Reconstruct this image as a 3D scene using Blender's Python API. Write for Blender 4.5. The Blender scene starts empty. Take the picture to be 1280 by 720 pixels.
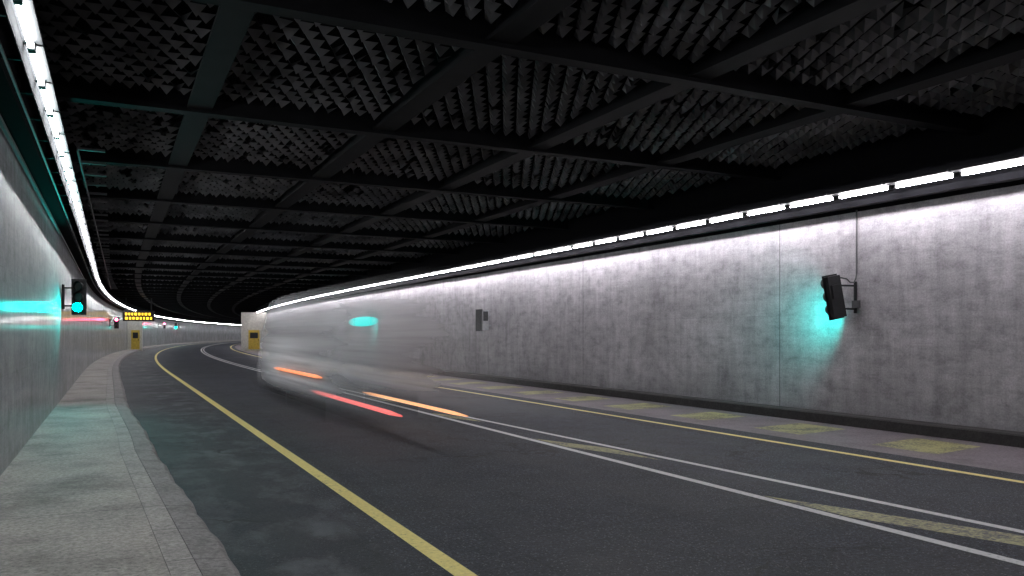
import bpy, math, random
from mathutils import Vector, Matrix
random.seed(7)
scene = bpy.context.scene
H0 = 1.7
S0, R = 38.0, 600.0

def P(lat, s, h):
    if s <= S0:
        return Vector((lat, s, h))
    a = (s - S0) / R
    r = R - lat
    return Vector((R - r*math.cos(a), S0 + r*math.sin(a), h))

def head(s):
    return 0.0 if s <= S0 else (s-S0)/R

# ---------------------------------------------------------------- materials
class M:
    def __init__(self, name):
        self.m = bpy.data.materials.new(name); self.m.use_nodes = True
        self.t = self.m.node_tree; self.n = self.t.nodes; self.l = self.t.links
        self.b = self.n['Principled BSDF']; self.out = self.n['Material Output']
    def node(self, typ, **kw):
        nd = self.n.new(typ)
        for k, v in kw.items(): setattr(nd, k, v)
        return nd
    def link(self, a, b): self.l.new(a, b)
    def coords(self, kind='UV', scale=(1,1,1), loc=(0,0,0)):
        tc = self.node('ShaderNodeTexCoord'); mp = self.node('ShaderNodeMapping')
        mp.inputs['Scale'].default_value = scale; mp.inputs['Location'].default_value = loc
        self.link(tc.outputs[kind], mp.inputs['Vector']); return mp.outputs['Vector']
    def noise(self, vec, scale, detail=6, rough=0.6):
        nd = self.node('ShaderNodeTexNoise'); nd.inputs['Scale'].default_value = scale
        nd.inputs['Detail'].default_value = detail; nd.inputs['Roughness'].default_value = rough
        self.link(vec, nd.inputs['Vector']); return nd.outputs['Fac']
    def ramp(self, fac, stops):
        r = self.node('ShaderNodeValToRGB'); e = r.color_ramp.elements
        while len(e) < len(stops): e.new(0.5)
        for i, (p, c) in enumerate(stops):
            e[i].position = p
            e[i].color = (c, c, c, 1) if isinstance(c, (int, float)) else (c[0], c[1], c[2], 1)
        self.link(fac, r.inputs['Fac']); return r.outputs['Color']
    def mix(self, fac, a, b, mode='MIX'):
        x = self.node('ShaderNodeMix'); x.data_type = 'RGBA'; x.blend_type = mode
        for s, v in ((x.inputs[0], fac), (x.inputs[6], a), (x.inputs[7], b)):
            if isinstance(v, (int, float)): s.default_value = v
            elif isinstance(v, tuple): s.default_value = (v[0], v[1], v[2], 1)
            else: self.link(v, s)
        return x.outputs[2]
    def math(self, op, a, b=0.0, c=None, clamp=False):
        x = self.node('ShaderNodeMath'); x.operation = op; x.use_clamp = clamp
        for i, v in enumerate((a, b) if c is None else (a, b, c)):
            if isinstance(v, (int, float)): x.inputs[i].default_value = v
            else: self.link(v, x.inputs[i])
        return x.outputs[0]
    def bump(self, h, strength=0.3, dist=0.02):
        b = self.node('ShaderNodeBump'); b.inputs['Strength'].default_value = strength
        b.inputs['Distance'].default_value = dist
        self.link(h, b.inputs['Height']); self.link(b.outputs['Normal'], self.b.inputs['Normal'])
    def col(self, c):
        if isinstance(c, tuple): self.b.inputs['Base Color'].default_value = (*c, 1)
        else: self.link(c, self.b.inputs['Base Color'])
    def rough(self, r):
        if isinstance(r, (int, float)): self.b.inputs['Roughness'].default_value = r
        else: self.link(r, self.b.inputs['Roughness'])

def plain(name, c, rough=0.6, metal=0.0, nscale=8, var=0.25, spec=0.5):
    m = M(name)
    v = m.coords('Object'); f = m.noise(v, nscale)
    a = tuple(x*(1-var) for x in c); b = tuple(min(1, x*(1+var)) for x in c)
    m.col(m.ramp(f, [(0.3, a), (0.7, b)])); m.rough(rough)
    m.b.inputs['Metallic'].default_value = metal
    m.b.inputs['Specular IOR Level'].default_value = spec
    return m.m

def emis(name, c, s):
    m = M(name)
    m.b.inputs['Base Color'].default_value = (*c, 1)
    m.b.inputs['Emission Color'].default_value = (*c, 1)
    m.b.inputs['Emission Strength'].default_value = s
    return m.m

def wall_mat(name, tint, glossy, panel_w, panel_h, joint, joint_off, dark, coat=0.0, pmix=0.45):
    m = M(name)
    uv = m.coords('UV')
    big = m.noise(uv, 0.45, 6, 0.62)
    base = m.ramp(big, [(0.28, tuple(x*0.72 for x in tint)), (0.72, tuple(x*1.16 for x in tint))])
    med = m.noise(m.coords('UV', (1, 1.5, 1)), 2.4, 9, 0.74)
    base = m.mix(0.95, base, m.ramp(med, [(0.3, 0.54), (0.5, 0.95), (0.72, 1.22)]), 'MULTIPLY')
    st = m.noise(m.coords('UV', (2.6, 0.22, 1)), 2.0, 7, 0.7)
    base = m.mix(0.45, base, m.ramp(st, [(0.33, 0.55), (0.6, 1.08)]), 'MULTIPLY')
    sn = m.noise(m.coords('UV', (1.0, 0.7, 1), (5.3, 2.1, 0)), 1.1, 9, 0.7)
    base = m.mix(0.7, base, m.ramp(sn, [(0.33, 0.6), (0.44, 1.0)]), 'MULTIPLY')
    bd = m.noise(m.coords('UV', (0.3, 4.5, 1)), 2.0, 6, 0.75)
    base = m.mix(0.3, base, m.ramp(bd, [(0.36, 0.66), (0.6, 1.06)]), 'MULTIPLY')
    fn = m.noise(uv, 30, 4, 0.85)
    base = m.mix(0.7, base, m.ramp(fn, [(0.32, 0.6), (0.68, 1.3)]), 'MULTIPLY')
    br = m.node('ShaderNodeTexBrick'); br.offset = 0.5
    br.inputs['Scale'].default_value = 1.0
    br.inputs['Brick Width'].default_value = panel_w; br.inputs['Row Height'].default_value = panel_h
    br.inputs['Mortar Size'].default_value = 0.007; br.inputs['Mortar Smooth'].default_value = 0.8
    br.inputs['Color1'].default_value = (0.84, 0.84, 0.84, 1); br.inputs['Color2'].default_value = (1.1, 1.1, 1.1, 1)
    br.inputs['Mortar'].default_value = (0.62, 0.62, 0.62, 1)
    wob = m.node('ShaderNodeVectorMath'); wob.operation = 'ADD'
    m.link(uv, wob.inputs[0])
    nz = m.node('ShaderNodeTexNoise'); nz.inputs['Scale'].default_value = 2.5
    m.link(uv, nz.inputs['Vector'])
    sc = m.node('ShaderNodeVectorMath'); sc.operation = 'SCALE'; sc.inputs['Scale'].default_value = 0.03
    m.link(nz.outputs['Color'], sc.inputs[0]); m.link(sc.outputs[0], wob.inputs[1])
    m.link(wob.outputs[0], br.inputs['Vector'])
    pm = m.math('MULTIPLY', m.ramp(m.noise(uv, 0.8, 3), [(0.38, 0.25), (0.6, 1.0)]), pmix)
    base = m.mix(pm, base, br.outputs['Color'], 'MULTIPLY')
    sep = m.node('ShaderNodeSeparateXYZ'); m.link(uv, sep.inputs[0])
    u = m.math('ADD', sep.outputs[0], joint_off)
    md = m.math('PINGPONG', u, joint/2)
    j = m.math('LESS_THAN', md, 0.014)
    base = m.mix(m.math('MULTIPLY', j, 0.6), base, (0.06, 0.06, 0.062))
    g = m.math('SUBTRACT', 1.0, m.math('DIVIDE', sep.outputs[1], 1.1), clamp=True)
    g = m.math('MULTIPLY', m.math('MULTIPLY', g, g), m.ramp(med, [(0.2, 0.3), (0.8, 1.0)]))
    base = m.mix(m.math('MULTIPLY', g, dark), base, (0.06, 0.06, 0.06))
    pv = m.node('ShaderNodeTexVoronoi'); pv.inputs['Scale'].default_value = 6
    m.link(uv, pv.inputs['Vector'])
    ph = m.math('LESS_THAN', pv.outputs['Distance'], 0.06)
    base = m.mix(m.math('MULTIPLY', ph, 0.45), base, (0.08, 0.08, 0.08))
    m.col(base)
    m.rough(m.ramp(med, [(0.3, glossy), (0.7, glossy+0.12)]))
    if coat:
        m.b.inputs['Coat Weight'].default_value = coat; m.b.inputs['Coat Roughness'].default_value = 0.12
        m.b.inputs['Specular IOR Level'].default_value = 0.2
    h = m.math('ADD', med, m.math('MULTIPLY', br.outputs['Fac'], -0.4))
    m.bump(h, 0.12 if coat else 0.35, 0.012)
    return m.m

mat_wall_r = wall_mat('concrete_wall', (0.52, 0.495, 0.525), 0.7, 2.0, 1.05, 7.9, -12.6, 0.45)
mat_wall_l = wall_mat('coated_wall', (0.42, 0.435, 0.45), 0.65, 1.3, 0.62, 7.9, -4.0, 0.35, coat=0.42, pmix=0.6)

def asphalt():
    m = M('asphalt')
    v = m.coords('Object')
    big = m.noise(v, 0.35, 6, 0.65)
    fine = m.noise(v, 26, 6, 0.95)
    base = m.ramp(big, [(0.3, (0.015, 0.019, 0.030)), (0.7, (0.040, 0.045, 0.063))])
    mid = m.noise(v, 2.2, 8, 0.75)
    base = m.mix(0.9, base, m.ramp(mid, [(0.32, 0.5), (0.68, 1.45)]), 'MULTIPLY')
    base = m.mix(1.0, base, m.ramp(fine, [(0.40, 0.08), (0.5, 0.85), (0.60, 3.0)]), 'MULTIPLY')
    ag = m.node('ShaderNodeTexVoronoi'); ag.inputs['Scale'].default_value = 26; m.link(v, ag.inputs['Vector'])
    base = m.mix(m.math('MULTIPLY', m.math('LESS_THAN', ag.outputs['Distance'], 0.19), 0.8), base, (0.24, 0.24, 0.27))
    uv = m.coords('UV')
    sep = m.node('ShaderNodeSeparateXYZ'); m.link(uv, sep.inputs[0])
    # darker resurfaced strip with ragged edge beside the kerb
    rg = m.math('ADD', sep.outputs[1], m.math('MULTIPLY', m.noise(v, 1.3, 6), 0.9))
    strip_ = m.math('LESS_THAN', rg, 2.35)
    base = m.mix(m.math('MULTIPLY', strip_, 0.5), base, (0.016, 0.018, 0.024))
    lm = m.math('SUBTRACT', 1.0, m.math('DIVIDE', m.math('ABSOLUTE', m.math('SUBTRACT', sep.outputs[1], 1.4)), 1.0), clamp=True)
    bl = m.noise(m.coords('UV', (0.8, 1.3, 1)), 1.5, 8, 0.62)
    bm = m.ramp(bl, [(0.48, 0.0), (0.68, 1.0)])
    base = m.mix(m.math('MULTIPLY', m.math('MULTIPLY', lm, bm), 0.9), base, (0.19, 0.19, 0.22))
    tr = m.math('PINGPONG', m.math('ADD', sep.outputs[1], -3.2), 0.9)
    tr = m.math('MULTIPLY', m.math('SUBTRACT', 1.0, m.math('DIVIDE', tr, 0.4), clamp=True), 0.25)
    base = m.mix(tr, base, (0.055, 0.057, 0.068))
    pb = m.node('ShaderNodeTexBrick'); pb.inputs['Brick Width'].default_value = 9.0; pb.inputs['Row Height'].default_value = 3.1
    pb.inputs['Scale'].default_value = 1.0; pb.inputs['Mortar Size'].default_value = 0.012
    pb.inputs['Color1'].default_value = (0.7, 0.7, 0.7, 1); pb.inputs['Color2'].default_value = (1.15, 1.15, 1.15, 1); pb.inputs['Mortar'].default_value = (0.35, 0.35, 0.35, 1)
    m.link(m.coords('UV', (1, 1, 1), (3, 0.25, 0)), pb.inputs['Vector'])
    base = m.mix(0.75, base, pb.outputs['Color'], 'MULTIPLY')
    vo = m.node('ShaderNodeTexVoronoi'); vo.feature = 'DISTANCE_TO_EDGE'; vo.inputs['Scale'].default_value = 0.35
    ww = m.node('ShaderNodeTexNoise'); ww.inputs['Scale'].default_value = 2.0; ww.inputs['Detail'].default_value = 6
    m.link(v, ww.inputs['Vector'])
    ad = m.node('ShaderNodeVectorMath'); ad.operation = 'ADD'; m.link(v, ad.inputs[0]); m.link(ww.outputs['Color'], ad.inputs[1])
    m.link(ad.outputs[0], vo.inputs['Vector'])
    cr = m.math('LESS_THAN', vo.outputs['Distance'], 0.009)
    cr = m.math('MULTIPLY', cr, m.ramp(m.noise(v, 0.22), [(0.46, 0.0), (0.55, 0.95)]))
    base = m.mix(cr, base, (0.006, 0.006, 0.006))
    m.col(base)
    m.rough(m.ramp(big, [(0.3, 0.55), (0.7, 0.75)]))
    m.bump(m.math('ADD', m.noise(v, 30, 4, 0.9), m.math('MULTIPLY', m.noise(v, 3, 3), 0.4)), 1.0, 0.03)
    return m.m
mat_asphalt = asphalt()

def paint(name, c, wear=0.42):
    m = M(name)
    v = m.coords('Object')
    f = m.noise(v, 22, 8, 0.75); g = m.noise(v, 1.6, 5)
    base = m.ramp(f, [(0.3, tuple(x*0.7 for x in c)), (0.65, c)])
    w = m.math('ADD', m.math('MULTIPLY', f, 0.6), m.math('MULTIPLY', g, 0.4))
    base = m.mix(m.ramp(w, [(wear-0.05, 1.0), (wear+0.05, 0.0)]), base, (0.05, 0.05, 0.055))
    m.col(base); m.rough(0.55)
    m.bump(m.noise(v, 55, 2, 0.8), 0.4, 0.01)
    return m.m
mat_yellow = paint('yellow_paint', (0.98, 0.83, 0.30), 0.38)
mat_yellow_worn = paint('yellow_paint_worn', (0.46, 0.43, 0.18), 0.48)
mat_white = paint('white_paint', (0.88, 0.88, 0.88), 0.39)

def concrete(name, c, joint=None, sc=1.0, rough=0.75, drk=0.6):
    m = M(name)
    v = m.coords('Object')
    a = m.noise(v, 0.9*sc, 8, 0.68); b = m.noise(v, 24, 6, 0.85)
    base = m.ramp(a, [(0.3, tuple(x*drk for x in c)), (0.52, c), (0.75, tuple(x*1.25 for x in c))])
    base = m.mix(0.9, base, m.ramp(b, [(0.34, 0.35), (0.66, 1.55)]), 'MULTIPLY')
    sp = m.node('ShaderNodeTexVoronoi'); sp.inputs['Scale'].default_value = 3.3; m.link(v, sp.inputs['Vector'])
    s_ = m.math('MULTIPLY', m.math('LESS_THAN', sp.outputs['Distance'], m.math('MULTIPLY', m.noise(v, 1.2), 0.12)), 0.6)
    base = m.mix(s_, base, (0.05, 0.05, 0.05))
    if joint:
        uv = m.coords('UV'); sep = m.node('ShaderNodeSeparateXYZ'); m.link(uv, sep.inputs[0])
        j = m.math('LESS_THAN', m.math('PINGPONG', sep.outputs[0], joint/2), 0.008)
        base = m.mix(m.math('MULTIPLY', j, 0.7), base, (0.04, 0.04, 0.04))
    m.col(base); m.rough(rough)
    m.bump(m.math('ADD', a, m.math('MULTIPLY', b, 0.5)), 0.5, 0.015)
    return m.m
mat_pave = concrete('pavement_concrete', (0.33, 0.295, 0.275), 4.0, drk=0.42)
mat_kerb = concrete('kerb_concrete', (0.32, 0.29, 0.28), 1.0, 2.0)
mat_gutter = concrete('gutter_concrete', (0.23, 0.21, 0.21), 1.0, 2.5)
mat_dkerb = concrete('dark_kerb', (0.035, 0.032, 0.032), 1.0, 2.0)
mat_shoulder = concrete('shoulder_surface', (0.19, 0.158, 0.178), None, 1.5, 0.6)
mat_ground = concrete('ground_soil', (0.10, 0.09, 0.07), None)
mat_black = plain('black_steel', (0.018, 0.018, 0.020), 0.6, 0.0, spec=0.3)
mat_roof = plain('black_slab', (0.005, 0.005, 0.006), 0.95, spec=0.05)
mat_beam = plain('dark_beam_steel', (0.005, 0.005, 0.006), 0.75, 0.0, 3, spec=0.10)
mat_fin = plain('dark_fin_metal', (0.080, 0.080, 0.085), 0.5, 0.0, 0.9, 0.7, spec=0.3)
mat_alu = plain('aluminium', (0.40, 0.40, 0.42), 0.5, 0.1)
mat_dim = plain('tray_grey', (0.08, 0.08, 0.085), 0.6, 0.0)
mat_lamp = emis('lamp_tube', (0.985, 0.95, 1.0), 100.0)
mat_lamp_l = emis('lamp_tube_cool', (0.95, 0.98, 1.0), 82.0)
mat_green = emis('signal_green', (0.0, 1.0, 0.82), 220.0)
mat_green_l = emis('signal_green_near', (0.0, 1.0, 0.9), 1100.0)
mat_green_hi = emis('signal_green_bright', (0.0, 1.0, 0.88), 520.0)
mat_red = emis('signal_red', (1.0, 0.05, 0.14), 90.0)
mat_amber = emis('led_amber', (1.0, 0.62, 0.03), 2.2)
mat_yel_panel = plain('yellow_door_paint', (0.55, 0.38, 0.05), 0.4)
mat_white_panel = plain('white_panel', (0.52, 0.50, 0.45), 0.6)
mat_lens_off = plain('lens_off', (0.03, 0.02, 0.02), 0.2)

# ---------------------------------------------------------------- mesh helpers
def new_obj(name, verts, faces, mats, midx=None, parent=None, uvs=None, smooth=False):
    me = bpy.data.meshes.new(name)
    me.from_pydata([tuple(v) for v in verts], [], faces)
    for m in (mats if isinstance(mats, (list, tuple)) else [mats]): me.materials.append(m)
    if midx: me.polygons.foreach_set('material_index', midx)
    if uvs:
        ul = me.uv_layers.new(name='UVMap')
        for lp in me.loops: ul.data[lp.index].uv = uvs[lp.vertex_index]
    if smooth: me.polygons.foreach_set('use_smooth', [True]*len(me.polygons))
    me.update()
    ob = bpy.data.objects.new(name, me); scene.collection.objects.link(ob)
    if parent: ob.parent = parent
    return ob

def empty(name):
    e = bpy.data.objects.new(name, None); scene.collection.objects.link(e); e.empty_display_size = 0.2; return e

def srange(a, b, near=1.0, far=3.0):
    out = [a]; s = a
    while s < b - 1e-6:
        s += near if s < 40 else far
        out.append(min(s, b))
    return out

def sweep(name, prof, a, b, mat, closed=False, parent=None, latf=None, uvmode='h', near=1.0, far=3.0):
    ss = srange(a, b, near, far); vs = []; uv = []; fs = []
    n = len(prof)
    for s in ss:
        for k, (la, h) in enumerate(prof):
            L = la if latf is None else latf(k, la, s)
            vs.append(P(L, s, h)); uv.append((s, h if uvmode == 'h' else L))
    for i in range(len(ss)-1):
        for k in range(n if closed else n-1):
            k2 = (k+1) % n
            fs.append((i*n+k, i*n+k2, (i+1)*n+k2, (i+1)*n+k))
    if closed:
        fs.append(tuple(range(n))); fs.append(tuple((len(ss)-1)*n+k for k in reversed(range(n))))
    return new_obj(name, vs, fs, mat, parent=parent, uvs=uv)

class B:
    def __init__(self): self.v = []; self.f = []; self.mi = []
    def box(self, l0, l1, s0, s1, h0, h1, mi=0):
        o = len(self.v)
        for s in (s0, s1):
            for l, h in ((l0, h0), (l1, h0), (l1, h1), (l0, h1)): self.v.append(P(l, s, h))
        for q in ((0,1,2,3), (7,6,5,4), (0,4,5,1), (1,5,6,2), (2,6,7,3), (3,7,4,0)):
            self.f.append(tuple(o+i for i in q)); self.mi.append(mi)
    def tube(self, pts, r, mi=0, n=8):
        o = len(self.v)
        for i, p in enumerate(pts):
            d = (pts[min(i+1, len(pts)-1)] - pts[max(i-1, 0)]).normalized()
            a = d.cross(Vector((0, 0, 1)))
            if a.length < 0.05: a = d.cross(Vector((1, 0, 0)))
            a.normalize(); b = d.cross(a)
            for k in range(n):
                t = 2*math.pi*k/n; self.v.append(p + a*math.cos(t)*r + b*math.sin(t)*r)
        for i in range(len(pts)-1):
            for k in range(n):
                k2 = (k+1) % n
                self.f.append((o+i*n+k, o+i*n+k2, o+(i+1)*n+k2, o+(i+1)*n+k)); self.mi.append(mi)
        self.f.append(tuple(o+k for k in range(n))); self.mi.append(mi)
        self.f.append(tuple(o+(len(pts)-1)*n+k for k in reversed(range(n)))); self.mi.append(mi)
    def obj(self, name, mats, parent=None, bevel=0):
        ob = new_obj(name, self.v, self.f, mats, self.mi, parent)
        if bevel:
            md = ob.modifiers.new('bev', 'BEVEL'); md.width = bevel; md.segments = 2; md.limit_method = 'ANGLE'
        return ob

SA, SB = -22.0, 330.0
LW, RW = -1.12, 12.6
# ---------------------------------------------------------------- ground, road, pavements
new_obj('ground', [(-700,-700,-0.06),(700,-700,-0.06),(700,900,-0.06),(-700,900,-0.06)], [(0,1,2,3)], mat_ground)

def kerb_lat(s):
    pts = [(-30, 1.0), (0, 0.92), (5, 0.80), (12, 0.52), (22, 0.28), (40, 0.22), (400, 0.25)]
    for (a, x), (b, y) in zip(pts, pts[1:]):
        if s <= b:
            t = (s-a)/(b-a); t = t*t*(3-2*t) if a >= 12 else t
            return x + (y-x)*t
    return 0.25
sweep('road', [(-0.9, 0.0), (0.5, 0.0), (3.0, 0.0), (6.0, 0.0), (9.9, 0.0)], SA, SB, mat_asphalt, uvmode='l')
sweep('road_shoulder', [(9.9, 0.0), (12.6, 0.0)], SA, SB, mat_shoulder, uvmode='l')
kf = lambda k, la, s: la if k == 0 else kerb_lat(s)+la
PH = 0.13
sweep('pavement', [(LW-0.05, PH), (-0.44, PH)], SA, SB, mat_pave, uvmode='l', latf=kf)
kj = lambda k, la, s: kerb_lat(s)+la
kerb = empty('kerb')
sweep('kerb_inner', [(-0.436, 0.0), (-0.436, PH+0.002), (-0.26, PH+0.004), (-0.256, PH-0.01)], SA, SB, mat_kerb, latf=kj, parent=kerb)
def kout(k, la, s):
    return kerb_lat(s)+la + (0.012*math.sin(s*3.1)+0.01*math.sin(s*7.7+1) if k >= 2 else 0)
sweep('kerb_outer', [(-0.256, PH-0.03), (-0.25, PH-0.002), (-0.04, PH-0.02), (-0.0, PH-0.05), (0.03, 0.0)], SA, SB, mat_gutter, latf=kout, parent=kerb, near=0.25)
sweep('kerb', [(12.18, 0.0), (12.20, 0.17), (12.24, 0.19), (12.62, 0.19)], SA, SB, mat_dkerb)

Z1 = 0.004
def stripe(name, l0, w, a, b, mat, latf=None):
    return sweep(name, [(l0-w/2, Z1), (l0+w/2, Z1)], a, b, mat, latf=latf, uvmode='l')
stripe('yellow_edge_line', 2.22, 0.15, SA, SB, mat_yellow)
stripe('yellow_edge_line', 9.35, 0.13, SA, SB, mat_yellow)
cl = empty('double_white_line')
stripe('line_1', 6.03, 0.12, SA, SB, mat_white).parent = cl
def l2(s):
    pts = [(-30, 7.6), (0, 7.15), (4.2, 7.0), (15, 6.52), (30, 6.27), (400, 6.27)]
    for (a, x), (b, y) in zip(pts, pts[1:]):
        if s <= b: return x+(y-x)*(s-a)/(b-a)
stripe('line_2', 0, 0.11, SA, SB, mat_white, latf=lambda k, la, s: l2(s)+la).parent = cl
v = []; f = []
for s0 in [-9, -4.1, 0.9, 5.7, 10.9, 15.6, 20.5]:
    a, b = 6.12, l2(s0)-0.08
    w = 1.1; d = (b-a)*3.0
    o = len(v)
    v += [P(a, s0-w*0.4, Z1), P(a, s0+w*0.6, Z1), P(b, s0-d+w*0.6, Z1), P(b, s0-d-w*0.6, Z1)]
    f.append((o, o+3, o+2, o+1))
new_obj('hatch_marking', v, f, mat_yellow_worn)
v = []; f = []
s = -4.5
while s < 120:
    o = len(v); j = random.uniform(-0.05, 0.05)
    v += [P(10.45+j, s-0.55, Z1), P(11.75, s-0.35, Z1), P(11.75, s+0.75, Z1), P(10.45+j, s+0.55, Z1)]
    f.append((o, o+1, o+2, o+3)); s += 2.5
new_obj('yellow_patch_marking', v, f, mat_yellow_worn)
# ---------------------------------------------------------------- walls
WT = 4.02
sweep('tunnel_wall', [(RW, 0.0), (RW, 1.5), (RW, 3.0), (RW, WT)], SA, SB, mat_wall_r)
sweep('tunnel_wall', [(LW, 0.0), (LW, 1.5), (LW, 3.0), (LW, WT)], SA, SB, mat_wall_l)
sweep('wall_upper_band', [(RW+0.02, WT-0.02), (RW+0.02, 5.75)], SA, SB, mat_roof)
sweep('wall_upper_band', [(LW-0.02, WT-0.02), (LW-0.02, 5.75)], SA, SB, mat_roof)
new_obj('sky_block_wall', [P(LW, SA, 0), P(RW, SA, 0), P(RW, SA, 5.7), P(LW, SA, 5.7)], [(0,1,2,3)], mat_wall_r)  # added unseen wall, closes the tunnel behind the camera against sky light
# ---------------------------------------------------------------- ceiling
ceil = empty('tunnel_ceiling')
sweep('roof_slab', [(LW-0.1, 5.7), (RW+0.1, 5.7)], SA, SB, mat_roof, parent=ceil)
lons = [1.14, 3.95, 6.8, 9.65]
for i, L in enumerate(lons):
    sweep('beam_long_%d' % i, [(L-0.17, 5.02), (L+0.17, 5.02), (L+0.17, 5.07), (L+0.03, 5.07), (L+0.03, 5.5), (L-0.03, 5.5), (L-0.03, 5.07), (L-0.17, 5.07)], SA, SB, mat_beam, closed=True, parent=ceil)
bb = B()
ts = []; s = 8.3-4.4*6
while s < 320:
    ts.append(s)
    bb.box(LW, RW, s-0.11, s+0.11, 4.965, 5.015)
    bb.box(LW, RW, s-0.03, s+0.03, 5.015, 5.45)
    s += 4.4
bb.obj('beam_cross', mat_beam, ceil)
edges = [LW+0.1] + lons + [RW-0.1]
v = []; f = []
rnd = random.random
for ti in range(len(ts)-1):
    s0, s1 = ts[ti]+0.12, ts[ti+1]-0.12
    if s0 > 150: break
    a = 0.235 if s0 < 45 else 0.4
    for bi in range(5):
        l0, l1 = edges[bi]+0.10, edges[bi+1]-0.10
        nx = max(3, int((l1-l0)/a)); ny = int((s1-s0)/a)
        ax = (l1-l0)/nx; ay = (s1-s0)/ny
        tx, ty = random.uniform(-.03, .03), random.uniform(-.03, .03)
        for j in range(ny):
            off = 0.5*ax if j % 2 else 0.0
            for i in range(nx - (1 if j % 2 else 0)):
                x = l0+i*ax+off; y = s0+j*ay
                z = 5.24
                o = len(v)
                jx = (rnd()-.5)*0.05+tx; jy = (rnd()-.5)*0.05+ty; dz = 0.085+rnd()*0.03
                v += [P(x+0.016, y+0.012, z+(rnd()-.5)*.03), P(x+ax-0.016, y+0.012, z+(rnd()-.5)*.03),
                      P(x+ax/2, y+ay*0.95, z+(rnd()-.5)*.03), P(x+ax/2+jx, y+ay*0.42+jy, z-dz)]
                fs_ = [(o, o+1, o+3), (o+1, o+2, o+3), (o+2, o, o+3)]
                if rnd() < 0.08: fs_.pop(0)
                f += fs_
new_obj('ceiling_panels', v, f, mat_fin, parent=ceil)
# ---------------------------------------------------------------- strip lights
def strip(lat, side, mat, a, b, h, shade, gap, r, plate=False):
    e = empty('strip_light')
    lamp = B(); hous = B(); s = a
    while s < b:
        L = 1.04 if s < 60 else 3.4
        lamp.box(lat-r, lat+r, s, s+L, h-r, h+r)
        hous.box(lat-shade, lat+0.09, s-0.05, s+L+0.05, h+0.035, h+0.075)
        hous.box(lat-0.03, lat+0.03, s-gap/2+0.01, s-0.01, h-0.028, h+0.034)
        hous.box(lat-0.03, lat+0.03, s+L+0.01, s+L+gap/2-0.01, h-0.028, h+0.034)
        hous.box(min(lat+0.09*side, lat+0.5*side), max(lat+0.09*side, lat+0.5*side), s+0.48, s+0.52, h+0.045, h+0.07)
        s += L+gap
    lamp.obj('tubes', mat, e); hous.obj('housings', mat_black, e)
    if plate:
        sweep('light_shield', [(lat-0.075, h-0.15), (lat-0.063, h-0.15), (lat-0.063, h+0.034), (lat-0.075, h+0.034)], a, b, mat_roof, closed=True, parent=e)  # added black plate, shields the upper wall from direct tube light
strip(12.1, 1, mat_lamp, -14.45, 300, 4.25, 0.24, 0.16, 0.019)
strip(-0.66, -1, mat_lamp_l, -14.3, 300, 4.29, 0.09, 0.16, 0.021, plate=True)
tray = empty('cable_tray')
sweep('tray_r', [(12.36, 4.10), (12.59, 4.10), (12.59, 4.17), (12.36, 4.17)], SA, SB, mat_dim, closed=True, parent=tray)
sweep('tray_lip', [(12.33, 4.08), (12.355, 4.08), (12.355, 4.19), (12.33, 4.19)], SA, SB, mat_roof, closed=True, parent=tray)
tray2 = empty('cable_tray')
sweep('tray_l', [(LW+0.01, 4.06), (-0.88, 4.06), (-0.88, 4.12), (LW+0.01, 4.12)], SA, SB, mat_roof, closed=True, parent=tray2)
sweep('rail_1', [(-0.87, 4.14), (-0.85, 4.14), (-0.85, 4.17), (-0.87, 4.17)], SA, SB, mat_alu, closed=True, parent=tray2)
sweep('rail_2', [(LW+0.03, 3.95), (LW+0.07, 3.95), (LW+0.07, 3.99), (LW+0.03, 3.99)], SA, SB, mat_dim, closed=True, parent=tray2)
sweep('rail_3', [(-0.80, 4.38), (-0.76, 4.38), (-0.76, 4.42), (-0.80, 4.42)], SA, SB, mat_dim, closed=True, parent=tray2)
cb = B(); s = 15.0
while s < 60:
    cb.box(-0.52, -0.12, s, s+0.07, 4.75, 4.79); s += 1.15
cb.box(-0.54, -0.52, 15.0, 60, 4.72, 4.80)
cb.obj('cable_ladder', mat_dim)

# ---------------------------------------------------------------- traffic signals
def disc(b, c, ax_f, ax_u, r, mi, thick=0.02, n=20):
    pts = [c, c + ax_f*thick]
    ax_r = ax_f.cross(ax_u)
    o = len(b.v)
    for p in pts:
        for k in range(n):
            t = 2*math.pi*k/n; b.v.append(p + ax_r*math.cos(t)*r + ax_u*math.sin(t)*r)
    for k in range(n):
        k2 = (k+1) % n; b.f.append((o+k, o+k2, o+n+k2, o+n+k)); b.mi.append(0)
    b.f.append(tuple(o+n+k for k in range(n))); b.mi.append(mi)
def visor(b, c, ax_f, ax_u, r, L, mi, full=False, n=20):
    ax_r = ax_f.cross(ax_u); o = len(b.v)
    a0, a1 = (-90, 270) if full else (-10, 190)
    for rr in (r, r+0.006):
        for k in range(n+1):
            t = math.radians(a0 + (a1-a0)*k/n)
            d = ax_r*math.cos(t)*rr + ax_u*math.sin(t)*rr
            q = (0.8+0.2*math.sin(t)) if full else (0.35+0.65*math.sin(max(0, t)))
            b.v.append(c+d); b.v.append(c+d+ax_f*L*q)
    for q in range(2):
        for k in range(n):
            p = o+q*2*(n+1)+2*k
            b.f.append((p, p+1, p+3, p+2)); b.mi.append(mi)
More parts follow.
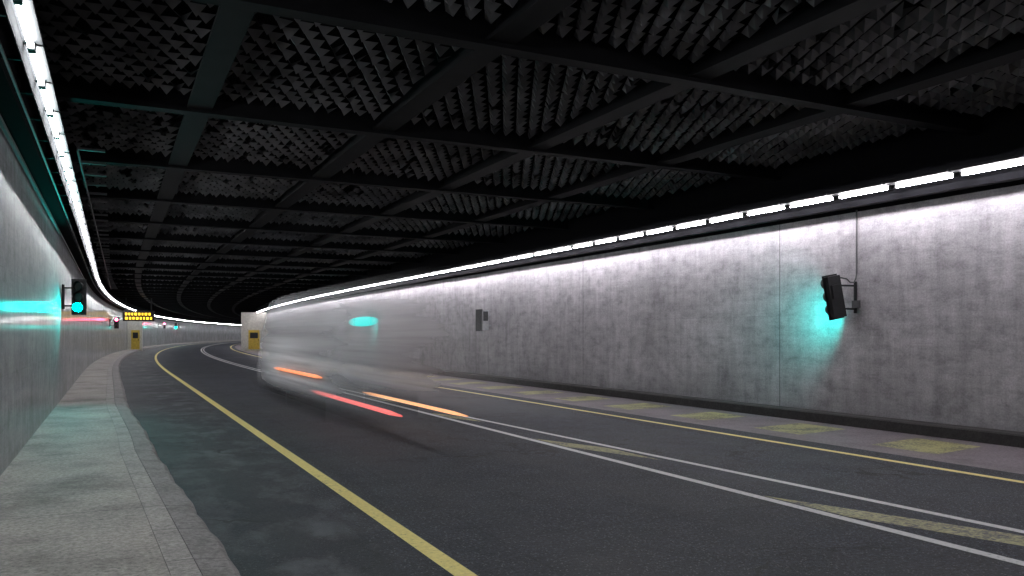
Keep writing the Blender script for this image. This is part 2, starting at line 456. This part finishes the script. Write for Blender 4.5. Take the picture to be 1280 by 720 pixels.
def signal(lat, s, h, face, wall, lit='green', yaw=0.0, lean=0.0, w=0.27, hh=0.82, gm=None, step=0.26, vis=0.15, full=False):
    e = empty('traffic_signal')
    c = P(lat, s, h); hd = head(s)
    f0 = Vector((math.sin(hd), math.cos(hd), 0))*face
    f0 = Matrix.Rotation(yaw, 3, 'Z') @ f0
    r0 = f0.cross(Vector((0, 0, 1)))
    u0 = (Vector((0, 0, 1)) + r0*math.tan(lean)).normalized(); r0 = f0.cross(u0).normalized()
    b = B()
    def obox(cx, cz, cd, dx, dz, dd, mi):
        o = len(b.v)
        for sd in (-1, 1):
            for sx, sz in ((-1,-1),(1,-1),(1,1),(-1,1)):
                b.v.append(c + r0*(cx+sx*dx/2) + u0*(cz+sz*dz/2) + f0*(cd+sd*dd/2))
        for q in ((0,1,2,3), (7,6,5,4), (0,4,5,1), (1,5,6,2), (2,6,7,3), (3,7,4,0)):
            b.f.append(tuple(o+i for i in q)); b.mi.append(mi)
    obox(0, 0, 0, w, hh, 0.13, 0)
    obox(0, 0, 0.075, w+0.06, hh+0.06, 0.012, 0)
    obox(0, 0.1, -0.08, w*0.7, 0.25, 0.03, 0)
    for i, nme in enumerate(('red', 'amber', 'green')):
        cc = c + u0*(step-step*i) + f0*0.084
        on = nme == lit
        disc(b, cc, f0, u0, 0.098, (2 if nme == 'green' else 3) if on else 1)
        visor(b, cc, f0, u0, 0.105, vis, 0, full)
    wp = P(wall, s, h)
    for dz in (0.22, -0.22):
        b.tube([c + u0*dz, Vector((wp.x, wp.y, c.z+dz))], 0.018, 0)
    b.tube([Vector((wp.x, wp.y, h-0.3)) + (c-wp).normalized()*0.03, Vector((wp.x, wp.y, h+0.3))+(c-wp).normalized()*0.03], 0.03, 0)
    b.obj('signal_head', [mat_black, mat_lens_off, gm or mat_green, mat_red], e)
    return e, c
signal(-0.74, 22.4, 2.62, -1, LW, yaw=math.radians(-8), gm=mat_green_l, vis=0.26, full=True)
e, c = signal(12.04, 10.65, 2.40, 1, RW, yaw=math.radians(-16), lean=math.radians(-11), gm=mat_green_hi, vis=0.18, full=True, w=0.25, hh=0.78, step=0.25)
b = B()
x = RW-0.03
b.tube([Vector((x, 10.62, 4.05)), Vector((x, 10.62, 2.85))], 0.016)
b.tube([Vector((x, 10.62, 2.85)), Vector((x-0.02, 10.62, 2.76)), Vector((x-0.07, 10.62, 2.68)), Vector((x-0.18, 10.62, 2.68)), Vector((x-0.25, 10.63, 2.74)), Vector((x-0.40, 10.64, 2.76)), Vector((x-0.48, 10.65, 2.70))], 0.012)
b.box(x-0.04, x+0.02, 10.55, 10.7, 2.2, 2.34)
b.obj('conduit', mat_dim, e)
signal(12.2, 41.3, 2.6, 1, RW, yaw=math.radians(-10), gm=mat_green)
signal(0.0, 128, 3.0, -1, LW+0.3, lit='red')
signal(1.2, 132, 3.0, -1, 1.6, lit='green')
signal(-0.6, 70.0, 2.6, -1, LW, lit='red', yaw=math.radians(-10))
b = B()
b.box(12.18, 12.46, 26.9, 27.32, 1.85, 2.6, 0); b.box(12.12, 12.178, 26.86, 27.36, 1.82, 2.63, 1)
b.box(12.462, 12.6, 27.0, 27.08, 2.4, 2.46, 0); b.box(12.462, 12.6, 27.0, 27.08, 2.0, 2.06, 0)
b.box(12.22, 12.42, 26.885, 26.898, 2.2, 2.55, 1)
b.obj('wall_cabinet', [mat_alu, mat_black], bevel=0.008)

# ---------------------------------------------------------------- far niches with doors, LED sign
def portal(l0, l1, s0, s1, dl0, dl1, top=4.0):
    e = empty('emergency_niche')
    b = B(); b.box(l0, l1, s0, s1, 0.0, top, 0); b.obj('block', [mat_white_panel], e)
    b = B(); b.box(dl0, dl1, s0-0.06, s0-0.003, 0.15, 2.15, 0)
    b.box(dl0+0.15, dl1-0.15, s0-0.075, s0-0.062, 1.3, 1.9, 1); b.box(dl1-0.14, dl1-0.08, s0-0.1, s0-0.062, 1.05, 1.2, 1)
    b.obj('door', [mat_yel_panel, mat_black], e)
portal(9.9, 12.58, 88, 88.3, 10.6, 11.7)
portal(LW+0.02, 0.3, 92, 92.5, -0.75, 0.05, 3.2)
b = B()
b.box(-0.7, 1.9, 80, 80.3, 2.9, 3.85, 0)
e = empty('led_message_sign'); b.box(-0.5, -0.4, 80.1, 80.2, 3.85, 5.0, 0); b.box(1.6, 1.7, 80.1, 80.2, 3.85, 5.0, 0)
b.obj('housing', [mat_black], e)
b = B()
for row in range(2):
    xx = -0.5
    while xx < 1.6:
        wch = random.choice([0.12, 0.2, 0.16])
        b.box(xx, xx+wch, 79.96, 79.99, 3.05+row*0.38, 3.05+row*0.38+0.22, 0); xx += wch+0.12
b.obj('letters', [mat_amber], e)

# ---------------------------------------------------------------- moving van (long exposure smear)
def ghost(name, c, amax, rough=0.5, streak=0.5, lo=9.6, hi=23.3, zsoft=None):
    m = M(name)
    g = m.node('ShaderNodeNewGeometry'); sep = m.node('ShaderNodeSeparateXYZ'); m.link(g.outputs['Position'], sep.inputs[0])
    t = m.math('DIVIDE', m.math('SUBTRACT', sep.outputs[1], lo), hi-lo, clamp=True)
    al = m.ramp(t, [(0.0, 0.0), (0.15, 0.16), (0.35, 0.44), (0.55, 0.76), (0.72, 1.0), (0.84, 0.66), (1.0, 0.0)])
    al.node.color_ramp.interpolation = 'B_SPLINE'
    cv = m.node('ShaderNodeCombineXYZ')
    m.link(m.math('MULTIPLY', sep.outputs[0], 0.5), cv.inputs[0]); m.link(m.math('MULTIPLY', sep.outputs[1], 0.03), cv.inputs[1]); m.link(m.math('MULTIPLY', sep.outputs[2], 2.4), cv.inputs[2])
    st = m.noise(cv.outputs[0], 1.8, 4, 0.6)
    al = m.math('MULTIPLY', m.math('MULTIPLY', al, amax), m.ramp(st, [(0.3, 1-streak), (0.62, 1.0)]), clamp=True)
    if zsoft:
        zz = m.math('MULTIPLY', m.math('DIVIDE', m.math('SUBTRACT', sep.outputs[2], zsoft[0]), zsoft[1]-zsoft[0], clamp=True),
                    m.math('DIVIDE', m.math('SUBTRACT', zsoft[3], sep.outputs[2]), zsoft[3]-zsoft[2], clamp=True))
        al = m.math('MULTIPLY', al, zz)
    cst = m.ramp(m.noise(cv.outputs[0], 3.0, 3), [(0.3, tuple(x*0.85 for x in c)), (0.65, c)])
    m.col(cst); m.rough(rough); m.link(al, m.b.inputs['Alpha'])
    m.b.inputs['Specular IOR Level'].default_value = 0.2
    return m.m
g_body = ghost('van_body_smear', (0.93, 0.91, 0.94), 0.82, 0.7, 0.55, zsoft=(0.30, 0.62, 2.3, 2.70))
g_glass = ghost('van_glass_smear', (0.07, 0.075, 0.08), 0.18, 0.5, 0.1, zsoft=(1.4, 1.65, 1.95, 2.2))
g_dark = ghost('van_dark_smear', (0.02, 0.02, 0.02), 0.5, 0.6, 0.1, zsoft=(0.02, 0.2, 0.35, 0.6))
van = empty('van')
VL, VR = 3.5, 5.42
VC = (VL+VR)/2
def section(width, z0, z1, tumble=0.12, rr=0.16):
    hw = width/2
    pts = [(-hw+0.08, z0), (-hw, z0+0.12), (-hw-0.01, z0+0.5), (-hw+tumble*0.4, z0+(z1-z0)*0.62), (-hw+tumble, z1-rr)]
    for k in range(1, 4):
        t = math.pi/2*k/4
        pts.append((-hw+tumble+rr*(1-math.cos(t)), z1-rr+rr*math.sin(t)))
    pts.append((-hw+tumble+rr, z1))
    return pts + [(-x, z) for x, z in reversed(pts)]
stations = [(9.6, 1.92, 0.36, 2.62), (13.5, 1.92, 0.34, 2.64), (16.7, 1.92, 0.32, 2.66), (20.4, 1.92, 0.32, 2.66),
            (21.4, 1.92, 0.32, 2.60), (22.0, 1.90, 0.32, 2.30), (22.4, 1.88, 0.32, 1.80), (22.7, 1.86, 0.32, 1.46), (23.1, 1.76, 0.34, 1.2), (23.3, 1.6, 0.38, 0.95)]
v = []; f = []
for s, w, z0, z1 in stations:
    sec = section(w, z0, z1, 0.12 if z1 > 2 else 0.06, 0.16 if z1 > 2 else 0.1); n = len(sec)
    v += [Vector((VC+x_, s, z)) for x_, z in sec]
for i in range(len(stations)-1):
    for k in range(n-1):
        f.append((i*n+k, i*n+k+1, (i+1)*n+k+1, (i+1)*n+k))
f.append(tuple((len(stations)-1)*n+k for k in range(n)))
new_obj('body_shell', v, f, g_body, parent=van, smooth=True)
b = B()
def quad_side(x, s0, s1, z0, z1):
    o = len(b.v); b.v += [Vector((x, s0, z0)), Vector((x, s1, z0)), Vector((x, s1, z1)), Vector((x, s0, z1))]
    b.f.append((o, o+1, o+2, o+3)); b.mi.append(0)
quad_side(VL-0.03, 13.0, 23.0, 1.4, 2.2)
b.obj('windows', [g_glass], van)
b = B()
quad_side(VL-0.03, 9.7, 23.2, 0.30, 0.60)
b.obj('bumper', [g_dark], van)
b = B()
for s in (16.8, 20.6):
    quad_side(VL+0.05, s-1.88, s+1.88, 0.01, 0.62)
    quad_side(VR-0.05, s-1.88, s+1.88, 0.01, 0.62)
b.obj('wheels', [g_dark], van)
def streak(name, lat, s0, s1, z, c, st, r, soft=False):
    m = M(name+'_glow')
    g = m.node('ShaderNodeNewGeometry'); sep = m.node('ShaderNodeSeparateXYZ'); m.link(g.outputs['Position'], sep.inputs[0])
    t = m.math('DIVIDE', m.math('SUBTRACT', sep.outputs[1], s0), s1-s0, clamp=True)
    al = m.ramp(t, [(0.0, 0.0), (0.3, 0.75), (0.7, 0.75), (1.0, 0.0)] if soft else [(0.0, 0.55), (0.08, 1.0), (0.7, 0.8), (1.0, 0.2)])
    m.col((0.1, 0.05, 0.04)); m.b.inputs['Emission Color'].default_value = (*c, 1); m.b.inputs['Emission Strength'].default_value = st
    m.link(al, m.b.inputs['Alpha'])
    b = B()
    b.tube([Vector((lat, s0+(s1-s0)*i/10, z)) for i in range(11)], r, 0, 12)
    ob = b.obj(name, [m.m], van)
    for vv in ob.data.vertices:
        tt = (vv.co.y-s0)/(s1-s0)
        if soft: k = math.sqrt(max(0, 1-(2*tt-1)**2))
        else: k = math.sqrt(max(0, min(1, (tt+0.004)/0.03, (1.004-tt)/0.08)))
        vv.co.x = lat+(vv.co.x-lat)*k*(0.2 if soft else 1); vv.co.z = z+(vv.co.z-z)*k
streak('tail_light', 3.68, 10.9, 16.7, 0.535, (1.0, 0.17, 0.16), 1.1, 0.036)
streak('indicator_light', 4.96, 11.5, 17.4, 0.42, (1.0, 0.47, 0.22), 1.3, 0.03)
streak('side_marker_light', 3.45, 14.8, 19.8, 0.90, (1.0, 0.32, 0.14), 1.2, 0.034)
streak('painted_reflection', 3.48, 11.3, 13.1, 1.9, (0.05, 0.95, 0.9), 0.9, 0.075, soft=True)  # no lamp: smeared signal reflection painted as a glowing streak

# ---------------------------------------------------------------- world
w = bpy.data.worlds.new('World'); scene.world = w; w.use_nodes = True
nt = w.node_tree; bg = nt.nodes['Background']
sky = nt.nodes.new('ShaderNodeTexSky'); sky.sky_type = 'NISHITA'; sky.sun_disc = False
sky.sun_elevation = math.radians(2); sky.sun_rotation = math.radians(200)
nt.links.new(sky.outputs[0], bg.inputs['Color']); bg.inputs['Strength'].default_value = 0.01
scene.view_settings.view_transform = 'Standard'; scene.view_settings.look = 'None'
scene.view_settings.exposure = 0; scene.view_settings.gamma = 1

cam = bpy.data.cameras.new('camera'); co = bpy.data.objects.new('camera', cam); scene.collection.objects.link(co)
co.location = (0, 0, H0); co.rotation_euler = (math.radians(90), 0, -math.radians(26.5))
cam.sensor_width = 36; cam.lens = 36*1000/1280; cam.shift_y = 58/1280
cam.clip_start = 0.05; cam.clip_end = 2000
scene.camera = co
